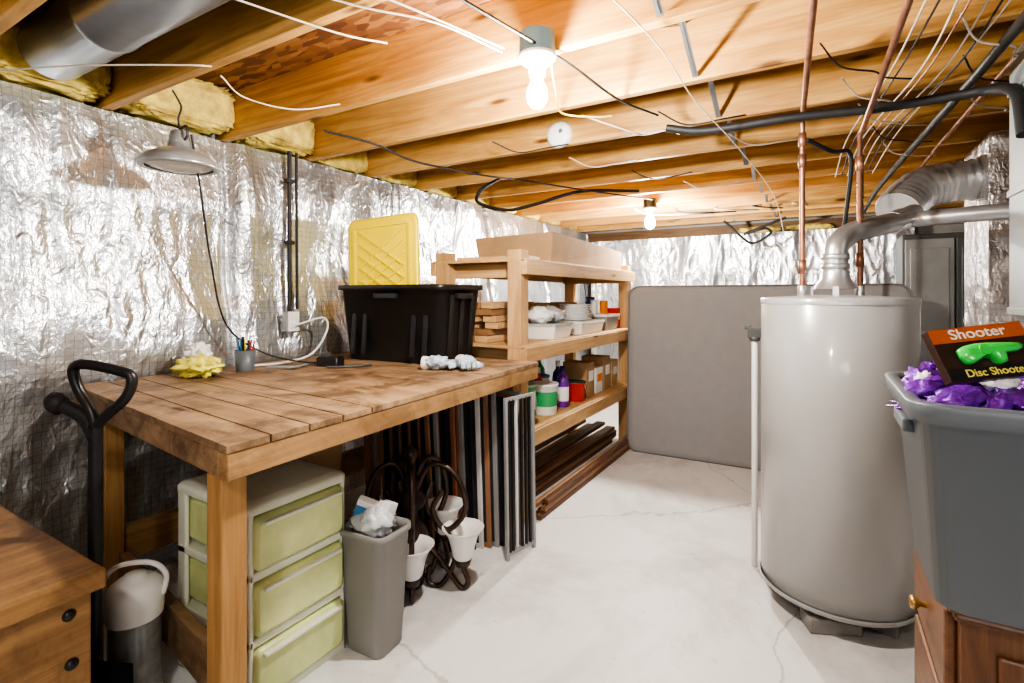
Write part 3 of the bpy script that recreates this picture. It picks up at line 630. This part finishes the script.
part(T,MB().box((.97,3.365,.65),(.48,.015,.55)),'access_panel','steel',bev=.004)
part(T,MB().box((.97,3.365,.2),(.48,.015,.28)),'access_panel','steel',bev=.004)
T=thing('sheet_metal_duct','pale grey sheet metal drop duct hanging from the joists','duct',(.81,2.32,1.24))
part(T,MB().box((.81,2.33,1.682),(.49,.20,.885)),'duct_body','steel2',bev=.006)
for z in (1.245,1.65,2.0): part(T,MB().box((.81,2.33,z),(.50,.21,.025)),'duct_flange','steel2',bev=.003)
T=thing('steel_cabinet','tall dark grey steel storage cabinet with two doors','cabinet',(.85,5.1,0))
part(T,MB().box((.85,5.12,.88),(.62,.40,1.76)),'body','steel',bev=.006)
for x in (.70,1.0):
    d=part(T,MB().box((x,4.905,.9),(.29,.02,1.64)).box((x,4.893,.9),(.23,.008,1.5)),'door','steel2' if x<.8 else 'steel',bev=.004)
    MB().box((x-.85+(.11 if x<.8 else -.11),4.88-5.1,.95),(.015,.02,.12)).obj('handle','galv',d,bev=.003)
# ---------------------------------------------------------------- oak cabinet + grey tote
T=thing('wooden_cabinet','brown oak cabinet with drawers under the grey tote','cabinet',(.50,1.43,0))
part(T,MB().box((.50,1.435,.36),(.56,.41,.72)),'body','oak',bev=.004)
part(T,MB().box((.50,1.432,.735),(.60,.445,.03)),'top_board','oakY',bev=.008)
part(T,MB().box((.50,1.433,.712),(.58,.43,.016)),'top_molding','oakY',bev=.006)
part(T,MB().box((.50,1.226,.36),(.46,.012,.60)).box((.50,1.220,.36),(.38,.010,.52)),'front_panel','oak',bev=.006)
for z,h in ((.62,.17),(.40,.22),(.15,.22)):
    d=part(T,MB().box((.211,1.435,z),(.02,.36,h)),'drawer','oakY',bev=.006)
    MB().lathe([(.006,0),(.006,.012),(.015,.02),(.013,.03),(.001,.032)],(.201-.5,1.435-1.43,z),16,(0,-90,0)).obj('knob','gold',d)
T=thing('storage_tote','grey plastic tote overflowing with candy wrappers on the oak cabinet','storage tote',(.45,1.30,.751))
part(T,MB().tub([(0,.26,.145,.03),(.005,.275,.15,.035),(.33,.30,.20,.05),(.335,.318,.218,.055),(.365,.322,.222,.055),(.368,.32,.22,.055),(.368,.30,.20,.045),(.34,.29,.19,.04),(.02,.255,.14,.03)]),'body','greyp',world=False)
part(T,MB().box((-.29,0,.30),(.05,.14,.025)),'side_grip','greyp',bev=.004,world=False)
MB().blob((.43,1.30,1.085),(.27,.165,.060),.30,9,40,21).solo('candy_bag','crinkled shiny purple candy bag heaped in the grey tote','bag','purple')
for i in range(44):
    a=i/22*2*math.pi; k=(1.0 if i<22 else .75); x=.43+.26*k*math.cos(a);y=1.30+.165*k*math.sin(a)
    m=['purple','purple','navy','purple','purple','white'][i%6]; big=m=='purple'
    zc=(1.130 if k==1 else 1.145)+random.uniform(-.006,.012)
    if y<1.22 and x<.42: zc=1.112 if k==1 else 1.12; m='purple'
    MB().blob((0,0,0),(.044 if big else .022,.028 if big else .016,.018),.6,10,12,i+60).shift((-x,-y,-zc)).solo('wrapped_candy','shiny wrapped candy piece in the grey tote','candy',m,r=(random.uniform(-25,25),random.uniform(-25,25),random.uniform(0,180)),group='wrapped candies in the tote')
T=thing('toy_package','disc shooter toy in printed package lying on the candy','toy package',(.25,1.225,1.196),(62,-7,26))
part(T,MB().box((0,0,0),(.20,.125,.022)),'package_box','brownbox',bev=.002,world=False)
part(T,MB().box((0,.044,.0118),(.196,.034,.001)),'header_strip','bandbox',world=False)
part(T,MB().box((0,-.047,.0118),(.196,.027,.001)),'footer_strip','black',world=False)
def gun(k,z):
    g=[(-.085,-.010),(-.078,-.026),(-.066,-.030),(-.054,-.022),(-.046,-.010),(-.02,-.012),(-.008,-.018),(-.004,-.030),(.004,-.036),(.018,-.034),(.022,-.022),(.024,-.010),(.055,-.008),(.070,-.002),(.076,.006),(.070,.013),(.05,.017),(.02,.020),(-.01,.023),(-.04,.024),(-.07,.020),(-.086,.010)]
    return [Vector((x*k+.004,(y+.003)*k-.007,z)) for x,y in g]
part(T,MB().loft([gun(.78,.012),gun(.84,.020),gun(.80,.030),gun(.62,.036),gun(.30,.038)]).cyl((-.02,-.004,.034),.012,.006,20),'toy_gun','lime',world=False)
text(T,'Shooter',.033,'white',(0,.044,.0132),(0,0,0),sx=1.1)
text(T,'Disc Shooter',.024,'yink',(0,-.047,.0132),(0,0,0))
T.scale=(.80,.80,.80)
# ---------------------------------------------------------------- loose cables
G='ceiling cables'
wl='white electrical cable draped beneath the joists'
bl='black cable draped beneath the joists'
wire([(-2.6,.60,2.10),(-2.2,.75,2.09),(-1.9,.95,2.10),(-1.85,1.02,2.11)],.003,'cable',wl,g=G)
wire([(-1.9,1.08,2.11),(-1.95,1.2,2.08),(-1.85,1.35,2.06),(-1.75,1.5,2.11)],.003,'cable',wl,g=G)
wire([(-1.25,.75,2.11),(-1.1,1.0,2.10),(-.98,1.2,2.11),(-.90,1.44,2.10)],.003,'cable',wl,g=G)
wire([(-1.38,.8,2.11),(-1.25,1.06,2.09),(-1.18,1.2,2.10)],.003,'cable',wl,g=G)
wire([(-1.15,.7,2.115),(-1.0,1.05,2.105),(-.88,1.42,2.10)],.003,'cable',wl,g=G)
wire([(-.78,1.55,2.10),(-.88,1.8,2.09),(-.95,2.0,2.08),(-.85,2.12,2.08),(-.8,2.2,2.1)],.004,'ycable','yellow cable leaving the bulb fixture',g=G)
wire([(-.55,.9,2.11),(-.45,1.6,2.10),(-.42,2.1,2.06),(-.33,2.5,1.98),(-.2,2.9,1.8),(-.15,3.0,1.55)],.0025,'cable',wl,g=G)
wire([(-.9,2.1,2.09),(-.75,2.3,2.05),(-.72,2.45,2.07),(-.62,2.5,2.09),(-.6,2.62,2.10)],.0035,'cable',wl,g=G)
wire([(-.85,1.1,2.11),(-.75,1.6,2.10),(-.70,2.0,2.09),(-.62,2.3,2.1)],.005,'rubber',bl,g=G)
wire([(-2.1,1.7,2.11),(-1.95,1.9,2.07),(-1.9,2.1,2.03),(-1.83,2.3,2.02),(-1.8,2.7,2.05),(-1.75,3.1,2.09),(-1.5,3.3,2.05),(-1.3,3.8,2.06),(-1.2,4.3,2.1)],.006,'rubber',bl,g=G)
wire([(-1.9,3.0,2.10),(-1.95,2.85,2.0),(-2.0,2.9,1.93),(-1.9,3.1,1.9),(-1.75,3.25,1.95),(-1.5,3.5,2.06),(-1.2,3.9,2.10)],.013,'rubber','thick black cable looping beneath the joists',g=G)
wire([(-.05,2.6,1.98),(.05,2.75,1.95),(.12,3.0,2.0),(.13,3.05,1.9),(.10,3.1,1.6)],.010,'rubber','black hose curling behind the copper pipes',g=G)
for i in range(7):
    x=.12+i*.035
    wire([(x+.18,.6,2.117),(x+.14,1.6,2.115),(x+.10+random.uniform(-.03,.03),2.3,2.10+random.uniform(-.015,.01)),(x,3.2,2.11),(x-.03,4.2,2.117)],.0034,['cable','rubber','cable','copper','cable','rubber','cable'][i],[wl,bl,wl,'thin brown cable beneath the joists',wl,bl,wl][i],g=G)
for i in range(8):
    x=.0+.07*i; y=1.95+.35*(i%5)
    wire([(x,y,2.118),(x+.06,y+.12,2.075),(x+.16,y+.2,2.065),(x+.2,y+.36,2.095),(x+.3,y+.5,2.118)],.0032,'cable' if i%3 else 'rubber',wl if i%3 else bl,g=G)
for i in range(6):
    x=-1.5+.22*i; y=2.3+.5*(i%4)
    wire([(x,y,2.118),(x+.1,y+.1,2.07),(x+.25,y+.12,2.075),(x+.33,y+.25,2.118)],.0035,'cable' if i%2 else 'rubber',wl if i%2 else bl,g=G)
for i in range(5):
    wire([(-1.5+i*.35,4.75+.12*i,2.11),(-1.4+i*.3,4.9,2.07),(-1.1+i*.25,5.0,2.06),(-.9+i*.2,5.4,2.11)],.006,'rubber' if i%2 else 'cable',bl if i%2 else wl,g=G)
wire([(-.9,6.0,2.11),(-.7,6.05,1.9),(-.6,6.08,1.86),(-.45,6.05,1.95),(-.5,6.0,2.0),(-.7,6.0,1.95),(-.3,6.0,2.1)],.014,'rubber','coil of black cable near the end wall',g=G)
# ---------------------------------------------------------------- camera + world
cam=bpy.data.cameras.new('camera'); co=bpy.data.objects.new('camera',cam); COL.objects.link(co)
co.location=(0,0,1.3); co.rotation_euler=(math.radians(90),0,math.radians(30.9))
cam.sensor_width=36; cam.lens=18.1; cam.shift_y=-.0454; cam.clip_start=.02; S.camera=co
w=bpy.data.worlds.new('world'); w.use_nodes=True; w.node_tree.nodes['Background'].inputs[0].default_value=(.9,.95,1,1)
w.node_tree.nodes['Background'].inputs[1].default_value=.3; S.world=w
S.view_settings.view_transform='AgX'; S.view_settings.look='AgX - High Contrast'; S.view_settings.exposure=.12
